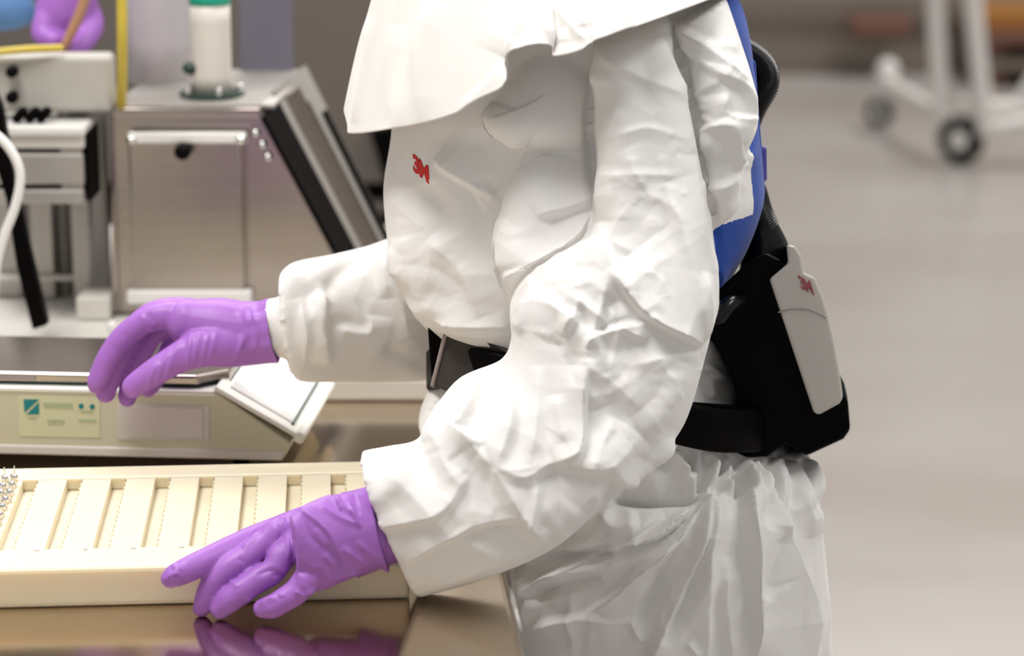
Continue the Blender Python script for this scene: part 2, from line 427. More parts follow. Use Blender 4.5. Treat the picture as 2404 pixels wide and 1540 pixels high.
for (x0, y0, x1, y1) in ((102, 948, 170, 954), (104, 957, 172, 960), (188, 965, 218, 969), (110, 988, 152, 991), (112, 996, 150, 998), (184, 986, 226, 990), (66, 983, 86, 986)):
    dec('print_line', x0, y0, x1, y1, M['greentxt'], .0012, .0004, st_)
pf = dec('plate_frame', 277, 948, 492, 1032, M['greybeige'], .001, .001, None, .0004)
dec('blank_plate', 300, 953, 478, 1026, M['plate'], .002, .001, None, .0004)
# steel weighing platform
tz = sf(0, 893).z+.006; q0 = PL(-240, 884, sf(0, 890)+sy*.012, sn); 
pa = PL(-260, 872, sf(0, 900)+sy*.010, sn); pbb = PL(-260, 899, sf(0, 900)+sy*.010, sn)
zb_ = sf(0, 908).z+.0018; zt = PL(0, 873, sf(0, 900)+sy*.010, sn).z
def pu(px):                                           # station along the front at platform depth
    p = PL(px, 890, sf(0, 900)+sy*.010, sn); return p
x_a, x_b = pu(-260), pu(462)
pl_poly = [x_a, x_b, x_b+sx*.028+sy*.028, x_b+sx*.028+sy*.15, x_a+sy*.15]
pan = prism('platform', [Vector((p.x, p.y, zb_)) for p in pl_poly], Vector((0, 0, zt-zb_)), M['panel'], scl, .003, 3)
prism('platform_gasket', [Vector((p.x, p.y, zb_-.002))-sy*.001+sx*.002*(i in (1, 2, 3)) for i, p in enumerate(pl_poly)], Vector((0, 0, .0025)), M['darkgreen'], scl)
dec('level_slot', -100, 893, 78, 902, M['padedge'], -.0085, .004)
for u, d in ((-.05, .02), (-.05, .16), (-.42, .02), (-.42, .16)):
    c = s_r+sx*u+sy*d; tube('foot', [(c.x, c.y, .9002), (c.x, c.y, SZ+.004)], .008, M['black'], scl, n=16, per=1, round_ends=False)

# ================================================================== STEEL HOPPER MACHINE
YM, YB = 3.05, 3.27
mc = empty('hopper_machine', P(450, 788, YM), 'stainless steel hopper machine with slanted side, behind the scale', 'machine')
# plinth
pz = .926
yp = (CAM_H-pz)/math.tan(PITCH+math.atan((890-770)/F))
prism('plinth', [Vector((-1.1, yp, .9003)), Vector((P(1090, 890, yp).x, yp, .9003)), Vector((P(1090, 890, yp).x, yp, pz)), Vector((-1.1, yp, pz))],
      Vector((0, .85, 0)), M['greybeige'], mc, .004)
fp = [(262, 735), (262, 255), (610, 255), (790, 590), (868, 735)]
bp = [(330, 644), (372, 176), (712, 172), (905, 560), (947, 644)]
prism('body', [P(x, y, YM) for x, y in fp], [P(x, y, YB) for x, y in bp], M['panel'], mc, .002)
pbox('front_flange', 262, 255, 612, 275, YM-.008, .010, M['panel'], mc)
pbox('side_flange', 262, 275, 278, 735, YM-.008, .010, M['panel'], mc)
dr = pbox('door', 300, 318, 574, 712, YM-.014, .016, M['panel'], mc, .002)
pbox('door_gap', 574, 318, 584, 712, YM-.004, .006, M['brown'], dr, 0)
h = pbox('handle', 298, 312, 578, 338, YM-.026, .012, M['aluw'], dr, .003)
for x in (309, 566):
    c = P(x, 327, YM-.026); v, f = tube_vf([c+Vector((0, .004, 0)), c-Vector((0, .004, 0))], .006, n=16, per=1); link('bolt', fixn(mesh(v, f)), M['metal'], h, True)
c = P(433, 350, YM-.014); tube('knob', [c+Vector((0, .002, 0)), c-Vector((0, .02, 0))], [.009, .010], M['black'], dr, n=24, per=2)
pbox('bottom_sill', 296, 684, 590, 716, YM-.022, .020, M['aluw'], dr, .003)
for x, y in ((602, 310), (618, 337), (631, 366)):
    c = P(x, y, YM); tube('screw', [c+Vector((0, .002, 0)), c-Vector((0, .006, 0))], .0055, M['metal'], mc, n=16, per=2)
# strips on the slanted side
L0, L1 = P(612, 255, YM), P(868, 735, YM); R0, R1 = P(716, 172, YB), P(949, 643, YB)
def strip(name, t0, t1, s0, s1, m, off=.002, th=.004):
    """band across the slanted side: t = front..back, s = top..bottom"""
    g = lambda t, s: (L0.lerp(L1, s)).lerp(R0.lerp(R1, s), t)
    n = (L1-L0).cross(R0-L0).normalized(); n = n if n.x > 0 else -n
    return prism(name, [g(t0, s0)+n*off, g(t1, s0)+n*off, g(t1, s1)+n*off, g(t0, s1)+n*off], n*th, m, mc)
strip('black_gasket', -.10, .24, .03, 1, M['black'], .001, .006)
strip('side_frame', .26, 1.0, -.03, 1, M['alu'], .001, .005)
strip('side_frame', .40, .62, .02, 1, M['panel'], .006, .006)
strip('seam', .66, .70, .1, 1, M['black'], .007, .002)
strip('seam', .86, .95, .18, 1, M['black'], .007, .002)
# lid
prism('lid', [P(264, 254, YM), P(612, 254, YM), P(640, 262, YM)+Vector((0, .02, 0)), P(718, 172, YB), P(370, 172, YB)], Vector((0, 0, .005)), M['alu'], mc, .001)
ct = P(499, 243, YM+.06); ct.z = P(300, 255, YM).z+.0055
fl_v = tube_vf([ct, ct+Vector((0, 0, .006))], .040, n=40, per=1, round_ends=False); link('tube_flange', fixn(mesh(*fl_v)), M['darkgreen'], mc)
for i in range(5):
    a = i*1.26; c = ct+Vector((.034*math.cos(a), .034*math.sin(a), .006)); v, f = tube_vf([c, c+Vector((0, 0, .006))], .004, n=8, per=1); link('flange_bolt', fixn(mesh(v, f)), M['metal'], mc)
g = P(499, 8, YM+.06)
fd = tube('feed_tube', [ct+Vector((0, 0, .005)), Vector((ct.x, ct.y, g.z))], .0245, M['tube'], mc, n=40, round_ends=False)
tube('tube_cap', [Vector((ct.x, ct.y, g.z)), Vector((ct.x, ct.y, g.z+.05))], .0255, M['green'], mc, n=40, round_ends=False)
c = P(455, 160, YM+.05); tube('clamp_screw', [c-Vector((.006, 0, 0)), c+Vector((.004, 0, 0))], .008, M['darkgreen'], mc, n=16, per=2)
cy = P(378, 190, YB-.06)
tube('frosted_cylinder', [cy, Vector((cy.x, cy.y, 1.45))], .040, M['clear'], mc, n=48, round_ends=False)
pbox('guard_panel', 556, -130, 690, 185, YB-.01, .006, M['acryl'], mc)

def yb(Y, z=.9268): return H/2+F*math.tan(math.atan((CAM_H-z)/Y)-PITCH)
# ================================================================== FRAME AND INSTRUMENTS AT LEFT
ir = empty('aluminium_frame', P(180, 788, 3.2), 'upright frame of grey aluminium profiles left of the hopper machine', 'frame')
for x0, x1, y0, Yd, nm in ((154, 218, 215, 3.10, 'upright'), (236, 257, 215, 3.08, 'upright'), (60, 130, 300, 3.13, 'back_panel'), (136, 152, 215, 3.14, 'upright'), (-30, 52, 300, 3.14, 'back_panel')):
    pbox(nm, x0, y0, x1, yb(Yd), Yd, .03, M['alu'], ir)
pbox('cross_rail', -40, 648, 180, 660, 3.12, .012, M['greybeige'], ir)
pbox('dark_back', -40, 215, 255, yb(3.175), 3.175, .01, M['greybeige'], ir)
pbox('top_bracket', 126, 203, 256, 214, 3.07, .11, M['black'], ir)
pbox('foot_block', 178, 700, 258, yb(3.02), 3.02, .055, M['greybeige'], ir)

bx = empty('control_box', P(130, 262, 3.02), 'beige control box with two black knobs, at upper left above the frame', 'instrument')
pbox('housing', -120, 132, 262, 264, 3.02, .045, M['ctrl'], bx, .006)
for y in (166, 226):
    c = P(31, y, 3.02); tube('knob', [c+Vector((0, .002, 0)), c-Vector((0, .012, 0))], .007, M['black'], bx, n=20, per=2)
tube('yellow_trim', [P(-130, 138, 3.01), P(-20, 124, 3.01), P(60, 116, 3.01), P(140, 113, 3.02)], .0045, M['yellow'], bx, n=12)
for x in (40, 70, 96):
    tube('fitting', [P(x, 278, 3.0), P(x+14, 262, 3.0)], .006, M['black'], bx, n=10, per=2)

mo = empty('slotted_module', P(110, 480, 2.98), 'pale aluminium module with two black slots and black end plate, left', 'instrument')
for y0, y1 in ((302, 350), (360, 434), (445, 480)):
    pbox('rail', -60, y0, 198, y1, 2.98, .08, M['alu'] if y0 != 302 else M['greybeige'], mo, .003)
pbox('core', -60, 306, 196, 478, 3.0, .06, M['black'], mo)
pbox('spacer', 140, 346, 196, 448, 2.984, .06, M['alu'], mo)
pbox('top_edge', -60, 298, 199, 320, 2.974, .08, M['aluw'], mo, .003)
pbox('end_plate', 199, 312, 212, 476, 2.985, .08, M['black'], mo, .001)

lv = tag(prism('lever', [P(-30, 180, 2.9), P(2, 250, 2.9), P(36, 440, 2.9), P(64, 570, 2.9), P(111, 764, 2.9), P(76, 775, 2.9), P(38, 625, 2.9), P(14, 470, 2.9), P(-30, 320, 2.9)],
               Vector((0, .02, 0)), M['black']), 'slanting flat black bar crossing the left edge before the module', 'bar')
bev(lv, .002)
cb = tube('cable', [P(-30, 300, 2.86), P(14, 338, 2.86), P(42, 385, 2.86), P(47, 430, 2.86), P(34, 490, 2.86), P(10, 552, 2.86), P(-8, 620, 2.86), P(-14, 700, 2.86), P(-16, 790, 2.87)], .0052, M['whiteplastic'], n=16)
tag(cb, 'white cable curving down the left edge in front of the black bar', 'cable')
yh = tube('hose', [P(284, -140, 2.98), P(286, 0, 2.98), P(287, 90, 2.98), P(287, 180, 3.0), P(284, 246, 3.04)], .0062, M['yellow'], n=16)
tag(yh, 'yellow hose running straight down beside the beige control box', 'hose')
pk = tube('knob', [P(262, 772, 2.92), P(262, 764, 2.92)], .006, M['aluw'], n=16); pk.name = 'round_handle'
tag(pk, 'small pale ball handle just behind the raised right glove', 'handle')
c = P(262, 775, 2.92); v, f = tube_vf([c, Vector((c.x, c.y, .928))], .002, n=8, per=1); link('stem', fixn(mesh(v, f)), M['alu'], pk)

# cabinet behind the machine
cbn = empty('storage_cabinet', Vector((-.15, 4.6, 0)), 'taupe metal cabinet with dark open bays, behind the machine', 'cabinet')
pbox('panel', -300, -160, 1500, 428, 4.6, .5, M['cabc'], cbn, 0)
a = P(-300, 428, 4.6); b = P(1500, 428, 4.6)
wbox('bay_back', (a.x, 5.0, .02), (b.x, 5.05, a.z), M['black'], cbn)
for y0, y1 in ((474, 498), (545, 640)):
    p0 = P(300, y0, 4.62); p1 = P(1500, y1, 4.62); wbox('shelf', (p0.x, 4.62, p1.z), (p1.x, 5.0, p0.z), M['cabc'], cbn)
wbox('base', (a.x, 4.62, 0), (b.x, 5.0, .3), M['cabc'], cbn)
pc = [P(868, 310, 4.56), P(930, 300, 4.56), P(980, 430, 4.56), P(905, 430, 4.56)]
prism('bay_opening', pc, Vector((0, .03, 0)), M['black'], cbn)

# ================================================================== RIGHT BACKGROUND
Yc = 9.15
ca = empty('trolley', P(2250, 375, Yc), 'white tubular trolley on black casters, standing out on the concrete floor', 'cart')
def ct_(name, pts, r, m=M['aluw'], par=None, **k): return tube(name, pts, r, m, par or ca, n=16, **k)
ct_('post', [P(2192, -260, Yc), P(2196, 0, Yc), P(2208, 262, Yc)], .033)
ct_('post', [P(2272, -260, Yc-.05), P(2284, 0, Yc-.05), P(2314, 305, Yc-.05)], .033)
ct_('base_rail', [P(2068, 182, Yc+.75), P(2140, 226, Yc+.4), P(2218, 268, Yc)], .028)
ct_('base_rail', [P(2310, 302, Yc-.05), P(2420, 285, Yc-.05), P(2560, 270, Yc)], .026)
ct_('base_rail', [P(2310, 252, Yc), P(2420, 250, Yc), P(2560, 240, Yc)], .026)
ct_('brace', [P(2384, 250, Yc), P(2420, 190, Yc), P(2520, 40, Yc)], .02)
ct_('bumper', [P(2078, 205, Yc+.72), P(2084, 165, Yc+.72)], .045)
def caster(px, py, Y, R, tilt):
    c = P(px, py, Y); c.z = R+.001; ax = Vector((math.cos(tilt), -math.sin(tilt), 0))
    v, f = tube_vf([c-ax*.018, c+ax*.018], R, n=40, per=1, round_ends=False)
    wv = link('caster', fixn(mesh(v, f)), M['black'], ca); bev(wv, .008, 3)
    v, f = tube_vf([c-ax*.024, c+ax*.024], R*.45, n=24, per=1, round_ends=False); link('hub', fixn(mesh(v, f)), M['aluw'], wv)
    top_ = Vector((c.x, c.y, 2*R+.05)); v, f = tube_vf([Vector((c.x, c.y, 2*R+.001)), top_], .02, n=12, per=1); link('fork', fixn(mesh(v, f)), M['aluw'], wv)
caster(2256, 325, Yc+.02, .088, 2.15); caster(2065, 270, Yc+.85, .055, 2.0)

ob = tag(pbox('crate', 2305, 20, 2700, 70, 11.05, .30, M['orange'], None, .01), 'orange crate against the far wall beyond the white trolley', 'crate')
dlt = Vector((0, 0, 0))
pr1 = empty('pallet', P(2305, 170, 10.9), 'dark brown wooden pallet stack carrying the orange crate by the far wall', 'pallet')
zc = P(2305, 70, 11.05).z
wbox('deck', (P(2290, 0, 11).x, 10.95, zc-.05), (P(2710, 0, 11).x, 11.36, zc-.002), M['brown'], pr1)
for xx in (2300, 2480, 2660):
    x_ = P(xx, 0, 11).x; wbox('block', (x_, 11.0, 0), (x_+.12, 11.34, zc-.05), M['brown'], pr1)
wbox('board', (P(2290, 0, 11).x, 10.97, .08), (P(2710, 0, 11).x, 11.0, .13), M['walld'], pr1)
bb = tag(pbox('wooden_beam', 2000, 44, 2140, 84, 11.2, .15, M['brown'], None, .01), 'short reddish brown beam on the wall rail left of the orange crate', 'beam')

# ================================================================== PERSON IN THE COVERALL
pe = empty('person', Vector((.12, 2.44, 0)), 'person in white hooded coverall and purple gloves bending over the steel table', 'person')
torso = [((1190,-260),(1450,-260),2.44,.06), ((1130,-200),(1520,-200),2.44,.09), ((1040,-110),(1640,-110),2.44,.15), ((960,0),(1733,0),2.44,.165),
 ((928,150),(1766,150),2.44,.175), ((922,305),(1778,300),2.44,.18), ((905,410),(1788,400),2.44,.18), ((904,470),(1788,460),2.44,.18), ((914,570),(1752,560),2.44,.178),
 ((940,655),(1705,650),2.44,.17), ((990,735),(1690,735),2.44,.165), ((1060,782),(1690,790),2.44,.14), ((1075,830),(1705,840),2.44,.125),
 ((1030,890),(1725,900),2.44,.13), ((992,955),(1740,950),2.44,.15), ((988,1000),(1790,1005),2.44,.165), ((1040,1080),(1900,1080),2.44,.185), ((1165,1120),(1910,1130),2.44,.188),
 ((1200,1200),(1918,1190),2.44,.19), ((1200,1330),(1932,1320),2.44,.19), ((1226,1460),(1944,1470),2.44,.19), ((1238,1600),(1950,1600),2.44,.185), ((1246,1720),(1944,1720),2.44,.175)]
arm_l = [((1425,20),(1560,0),2.34,.08), ((1398,100),(1575,65),2.29,.074), ((1398,240),(1612,225),2.265,.074), ((1404,400),(1648,390),2.25,.074),
 ((1385,540),(1668,530),2.235,.074), ((1275,640),(1680,640),2.22,.074), ((1203,710),(1672,735),2.21,.074), ((1203,800),(1648,835),2.20,.074),
 ((1172,865),(1602,980),2.19,.074), ((1072,908),(1528,1066),2.175,.072), ((1006,990),(1402,1180),2.16,.072), ((978,1048),(1285,1275),2.145,.062),
 ((905,1062),(1130,1345),2.13,.052), ((846,1070),(985,1388),2.12,.045)]
arm_r = [((1150,380),(1150,760),2.56,.07), ((1060,470),(1080,860),2.57,.07), ((960,540),(1010,884),2.56,.065), ((870,580),(900,890),2.54,.058),
 ((770,602),(800,892),2.51,.05), ((690,618),(722,892),2.475,.045), ((656,645),(694,884),2.46,.040)]
cuffin = [((760,690),(780,850),2.46,.028), ((690,698),(706,842),2.455,.028), ((620,706),(652,832),2.45,.028)]
puff = [((1560,60),(1700,-10),2.308,.06), ((1590,130),(1742,110),2.288,.065), ((1600,200),(1765,190),2.278,.065), ((1610,290),(1778,285),2.273,.065),
 ((1630,360),(1750,350),2.273,.06), ((1640,430),(1735,430),2.273,.055), ((1650,480),(1728,480),2.273,.045), ((1655,520),(1684,520),2.278,.03)]
flank = [((1300,100),(1500,100),2.33,.04), ((1275,230),(1500,230),2.315,.045), ((1250,310),(1500,310),2.310,.04), ((1236,350),(1500,350),2.303,.05), ((1206,440),(1500,440),2.292,.058), ((1190,560),(1500,560),2.283,.065), ((1198,660),(1500,660),2.267,.07), ((1206,760),(1480,760),2.250,.06)]
knob_ = [((1200,110),(1400,110),2.320,.05), ((1170,190),(1420,190),2.305,.055), ((1150,265),(1420,265),2.297,.06), ((1185,312),(1420,312),2.300,.055), ((1238,342),(1420,342),2.310,.045)]
def legs(Y, x0):
    return [((x0, Y, .72), (.14, 0, 0), (0, .10, 0)), ((x0, Y, .5), (.11, 0, 0), (0, .09, 0)), ((x0+.01, Y, .3), (.09, 0, 0), (0, .08, 0)),
            ((x0+.01, Y, .12), (.08, 0, 0), (0, .075, 0)), ((x0-.02, Y, .05), (.12, 0, 0), (0, .06, 0)), ((x0-.03, Y, .004), (.13, 0, 0), (0, .06, 0))]
parts = [loft(torso, e=2.35, n=64), loft(arm_l, n=64, e=3.0), loft(arm_r, n=40), loft(cuffin, n=32), loft(puff, n=32, e=2.0), loft(flank, n=32, e=2.4), loft(knob_, n=32, e=2.4), loft(legs(2.34, .16), n=32), loft(legs(2.55, .14), n=32)]
cov_me = remesh(parts, VOX, 3, 1)
print('coverall verts', len(cov_me.vertices))

# folds: (picture polyline, height mm, reach right of travel px, reach left px[, soft])
S_torso = [
 # chest under the hood
 ([(1160,240),(1150,290),(1242,338)], 9, 6, 70), ([(1242,338),(1212,430),(1192,540),(1190,640),(1200,700)], 12, 5, 120),
 ([(1020,372),(1090,420),(1160,460)], 7, 10, 60), ([(1115,470),(1158,446)], 4, 20, 20), ([(1000,430),(1040,520),(1060,560)], -4, 30, 30, 1),
 ([(925,560),(950,660),(1010,738),(1110,780),(1200,786)], 7, 18, 60), ([(960,690),(1040,745),(1195,765)], 5, 8, 26), ([(940,640),(985,720),(1060,755)], -5, 10, 14),
 ([(1130,300),(1130,420),(1120,640)], -4, 40, 60, 1), ([(1010,560),(1090,640),(1130,740)], 4, 18, 50), ([(1000,330),(1150,350)], -2, 40, 40, 1),
 ([(1290,350),(1250,480),(1230,640)], 5, 40, 40, 1), ([(1395,190),(1385,300),(1392,460)], -7, 12, 40),
 ([(1272,512),(1340,490),(1402,468)], 6, 8, 46), ([(1400,500),(1330,600),(1215,655)], 7, 34, 8),
 # side of back
 ([(1560,60),(1606,200),(1646,400),(1668,560),(1684,636)], -9, 12, 16), ([(1580,80),(1680,170),(1742,210),(1776,290)], 6, 8, 30), ([(1568,52),(1640,100),(1740,190)], 5, 10, 10),
 ([(1700,220),(1710,270),(1776,282)], 6, 30, 7), ([(1636,310),(1716,280)], 6, 40, 6), ([(1716,280),(1730,330),(1735,400)], 5, 10, 30), ([(1640,420),(1690,440),(1735,410)], 4, 20, 10),
 ([(1660,310),(1668,470)], 5, 8, 14), ([(1622,230),(1690,190)], 3, 8, 24),
 # upper sleeve
 ([(1404,95),(1402,260),(1410,420),(1412,520)], 9, 8, 60), ([(1420,100),(1440,150),(1560,210),(1608,240)], 2.5, 10, 26), ([(1560,80),(1600,240),(1640,420),(1665,560),(1676,640)], 7, 34, 6),
 ([(1410,412),(1520,410),(1600,414)], 1.6, 10, 10), ([(1450,320),(1520,300),(1580,320)], 2, 16, 8), ([(1470,350),(1500,420),(1540,480)], 2, 12, 24), ([(1480,480),(1440,560),(1500,600)], 2.5, 14, 24),
 ([(1430,640),(1520,745),(1645,812)], 13, 6, 130), ([(1412,520),(1432,600),(1470,690)], 5, 30, 10), ([(1560,430),(1610,600),(1640,800)], 5, 10, 50), ([(1640,640),(1645,740),(1646,810)], 3, 10, 10),
 # elbow crush
 ([(1205,655),(1300,640),(1420,560)], 7, 60, 8), ([(1210,730),(1290,720),(1390,790),(1430,870)], 5, 40, 10), ([(1432,650),(1400,760),(1370,840)], 6, 30, 12), ([(1370,830),(1400,790),(1510,760),(1540,740)], 6, 26, 8),
 ([(1370,700),(1340,760),(1320,790)], 5, 16, 8), ([(1280,680),(1240,720),(1225,780)], 4, 22, 10), ([(1380,820),(1380,900),(1400,960)], 5, 16, 40), ([(1430,720),(1460,770),(1520,800)], 4, 8, 20),
 ([(1330,690),(1400,740),(1440,780)], 4, 8, 12), ([(1360,850),(1440,900),(1500,960)], 4, 20, 50), ([(1480,860),(1560,840),(1640,830)], 3.5, 16, 40), ([(1600,850),(1560,960),(1500,1010)], 5, 50, 30, 1),
 # forearm sleeve
 ([(1372,860),(1366,980),(1355,1058),(1300,1086)], 9, 50, 8), ([(1265,860),(1262,960),(1240,1090)], 4, 16, 16), ([(1200,900),(1198,1000),(1160,1100)], 5, 30, 12),
 ([(1140,885),(1090,990),(1075,1010),(1130,1050)], 8, 34, 9), ([(1160,1096),(1230,1120),(1300,1086),(1400,1100),(1480,1050)], 6, 12, 50), ([(1075,1010),(1160,1110),(1240,1230),(1285,1272)], 7, 16, 55),
 ([(1260,1130),(1250,1200),(1232,1262)], 4, 14, 10), ([(1100,1120),(1030,1200),(880,1240)], 6, 50, 9), ([(1240,1210),(1120,1230),(1000,1290),(950,1330)], 6, 60, 8), ([(1040,1250),(1180,1310)], 2.5, 20, 20),
 ([(870,1100),(960,1160),(1050,1250)], 4, 20, 40), ([(1010,1000),(1060,1110),(1090,1140)], 5, 22, 26), ([(980,1060),(930,1130),(870,1180)], 4, 26, 26, 1), ([(1500,1020),(1420,1120),(1300,1250)], 5, 60, 20),
 ([(1290,1270),(1215,1300),(1010,1380)], 3, 16, 10), ([(1300,930),(1320,1040)], 3, 14, 20), ([(1440,980),(1400,1060),(1380,1110)], 4, 16, 36),
 # far sleeve
 ([(880,560),(890,620),(940,720),(960,800)], 5, 14, 40), ([(700,640),(740,700),(780,770)], 3.5, 10, 40), ([(780,770),(860,780),(870,740)], 4, 30, 10), ([(860,600),(800,640),(760,700)], -4, 20, 20, 1),
 ([(700,700),(720,790),(700,880)], 4, 30, 10), ([(900,820),(980,850),(1008,870)], -3, 20, 20, 1), ([(930,580),(900,640),(905,700)], 5, 12, 30),
 # waist bulge behind elbow and belly
 ([(1665,800),(1700,880),(1732,948)], 4, 16, 16), ([(1650,850),(1690,890),(1660,880)], 4, 20, 6), ([(1660,880),(1670,940)], 3, 10, 14),
 ([(1040,930),(1010,990),(1000,1040)], 4, 14, 20),
]
KN = (1662, 1162)
S_pants = [
 ([(1420,1165),(1500,1176),(1585,1170),KN], -13, 12, 26), ([(1430,1140),(1490,1130),(1560,1160)], 6, 9, 30), ([(1640,1150),(1570,1090),(1560,1060)], 9, 30, 12),
 ([(1500,1120),(1560,1050),(1600,1040)], 6, 40, 10), ([(1655,1150),(1620,1080),(1590,1035)], -8, 10, 20), ([(1690,1130),(1640,1060),(1615,1035)], 6, 10, 20), ([(1700,1110),(1672,1060)], -6, 9, 9),
 (([KN[0],KN[1]],[1560,1240],[1450,1280],[1300,1350],[1230,1400]), 9, 9, 44), ([(1655,1175),(1560,1262),(1450,1290),(1330,1340)], -8, 14, 14),
 ([(1400,1200),(1440,1232),(1500,1225)], 5, 12, 20), ([KN,(1590,1260),(1500,1340),(1440,1400),(1380,1440)], 8, 9, 40), ([(1655,1180),(1580,1300),(1530,1400),(1490,1480)], -6, 16, 16),
 ([KN,(1640,1280),(1580,1420),(1530,1540),(1500,1600)], 10, 14, 60), ([(1662,1180),(1650,1280),(1610,1400),(1560,1500)], -7, 20, 14), ([(1665,1165),(1720,1110)], -5, 9, 12),
 ([(1690,1150),(1672,1220),(1660,1300),(1660,1560)], 5, 24, 12), ([(1735,1090),(1742,1200),(1760,1320),(1768,1560)], 10, 8, 50), ([(1750,1080),(1800,1170),(1840,1280),(1890,1420),(1905,1560)], 8, 50, 10),
 ([(1728,1110),(1735,1180)], -9, 9, 9), ([(1775,1095),(1800,1140),(1790,1190),(1770,1240)], -6, 12, 20), ([(1810,1085),(1860,1160),(1900,1260)], 6, 12, 26), ([(1850,1060),(1895,1110),(1915,1180)], 5, 8, 16),
 ([(1826,1240),(1800,1340),(1780,1400)], -5, 26, 14), ([(1700,1300),(1700,1420),(1720,1560)], 4, 20, 34), ([(1220,1330),(1250,1400),(1240,1470)], 5, 40, 12),
 ([(1240,1480),(1360,1450),(1480,1460)], 4, 30, 10), ([(1230,1410),(1330,1370),(1420,1355)], -6, 14, 14), ([(1350,1380),(1350,1560)], 2, 10, 10), ([(1480,1450),(1510,1510)], 4, 10, 14), ([(1610,1500),(1640,1540)], 3, 8, 12),
 ([(1300,1290),(1420,1270),(1560,1215)], 4, 16, 22), ([(1240,1330),(1340,1310),(1440,1290)], -5, 14, 16), ([(1880,1130),(1925,1300),(1938,1540)], 4, 12, 30),
]
for i in range(16):                                    # gathers under the belt
    x = 1600+i*19; y = 1040+min(60, i*7)
    S_pants.append(([(x, y-10), (x+10+i, y+40), (x+14+i*1.5, y+95)], 3.5 if i % 2 else -3.5, 7, 7))
def crinkle(cx, cy, rx, ry, n, ang, spread, amp, ln, wd, seed):
    r = random.Random(seed); out = []
    for _ in range(n):
        a = r.uniform(0, 6.283); q = r.random()**.5; x, y = cx+rx*q*math.cos(a), cy+ry*q*math.sin(a); t = math.radians(ang+r.uniform(-spread, spread)); l = ln*r.uniform(.5, 1.3)
        dx, dy = math.cos(t)*l/2, math.sin(t)*l/2; k = r.uniform(-.25, .25)
        out.append(([(x-dx, y-dy), (x-dy*k, y+dx*k), (x+dx, y+dy)], amp*r.uniform(.5, 1.2)*r.choice((1, 1, -1)), wd*r.uniform(.5, 2), wd*r.uniform(.5, 2)))
    return out
S_torso = [(s[0], s[1]*1.25, *s[2:]) for s in S_torso]; S_pants = [(s[0], s[1]*2.1, *s[2:]) for s in S_pants]
S_x = crinkle(1390,760,150,120,30,35,70,1.6,110,9,1)+crinkle(1520,430,90,260,26,60,50,1.3,80,9,2)+crinkle(1500,930,120,130,18,120,60,1.0,90,12,3)+crinkle(1180,1150,240,130,22,20,70,1.2,120,10,4)
S_x += crinkle(1690,250,80,150,20,60,60,1.6,80,8,5)+crinkle(1090,560,150,200,20,70,60,1.6,120,16,6)+crinkle(1560,1330,300,180,46,115,40,1.8,120,10,7)+crinkle(1700,1100,140,50,26,70,30,2.4,60,7,8)+crinkle(860,730,170,120,14,80,60,1.1,90,12,9)
sculpt(cov_me, S_torso+S_pants+S_x, rough=(1.5, 14), seed=5)

# split off the blue breathable back
bm = bmesh.new(); bm.from_mesh(cov_me); bm.faces.ensure_lookup_table()
def zline(px, py, Y): return P(px, py, Y).z
ztop, zbot = zline(1700, -70, 2.44), zline(1735, 628, 2.44)
bl_f = []; zl_ = P(1690,512,2.33).z; xl_ = P(1668,560,2.28).x
for f_ in bm.faces:
    c = f_.calc_center_median()
    if zbot < c.z < ztop and c.x > .1 and c.y < 2.62 and f_.normal.x > -.1 and (c.y > 2.345 or (c.z < zl_ and c.y > 2.262 and c.x > xl_)): bl_f.append(f_)
bb_ = bmesh.new(); vm = {}
for f_ in bl_f:
    vs = []
    for v in f_.verts:
        if v not in vm: vm[v] = bb_.verts.new(v.co)
        vs.append(vm[v])
    bb_.faces.new(vs)
blue_me = bpy.data.meshes.new('blue'); bb_.to_mesh(blue_me); bb_.free()
bmesh.ops.delete(bm, geom=bl_f, context='FACES'); bm.to_mesh(cov_me)
cov = link('coverall', cov_me, M['cloth'], pe, True)
blue = link('back_panel', blue_me, M['blue'], cov, True); blue['label'] = 'royal blue breathable back panel'
tree = BVHTree.FromBMesh(bm); bm.free()

# raised seam running down the back panel and side tab
tube('seam', [P(1764,150,2.40), P(1772,270,2.40), P(1782,380,2.40), P(1786,450,2.40)], .004, M['blue'], cov, n=10)

# red lettering printed on the chest
cu = bpy.data.curves.new('t', 'FONT'); cu.body = '3M'; cu.size = 1.0; cu.offset = .035; cu.extrude = 0; cu.space_character = .86
to = bpy.data.objects.new('t', cu); COL.objects.link(to); bpy.context.view_layer.update()
tm = bpy.data.meshes.new_from_object(to.evaluated_get(bpy.context.evaluated_depsgraph_get())); bpy.data.objects.remove(to)
def print_on(me, name, o_, ux_, uy_, parent, m, trees, off=.0012):
    bm2 = bmesh.new(); bm2.from_mesh(me); bmesh.ops.triangulate(bm2, faces=bm2.faces)
    bmesh.ops.subdivide_edges(bm2, edges=bm2.edges, cuts=2, use_grid_fill=True)
    xs = [v.co.x for v in bm2.verts]; ys = [v.co.y for v in bm2.verts]; x0, x1, y0, y1 = min(xs), max(xs), min(ys), max(ys)
    org = Vector((0, 0, CAM_H))
    for v in bm2.verts:
        u = (v.co.x-x0)/(x1-x0); t = 1-(v.co.y-y0)/(y1-y0)
        px, py = o_[0]+ux_[0]*u+uy_[0]*t, o_[1]+ux_[1]*u+uy_[1]*t
        d = ray(px, py).normalized(); h_ = trees.ray_cast(org, d)
        if h_[0] is None: h_ = (P(px, py, 2.3),)
        v.co = h_[0]-d*off
    o2 = bpy.data.meshes.new(name); bm2.to_mesh(o2); bm2.free()
    ob_ = link(name, o2, m, parent); sd = ob_.modifiers.new('s', 'SOLIDIFY'); sd.thickness = .0006; return ob_
lg = print_on(tm, 'chest_logo', (968, 359), (37, 31), (2, 43), cov, M['red'], tree); lg['label'] = 'red brand lettering printed on the chest'

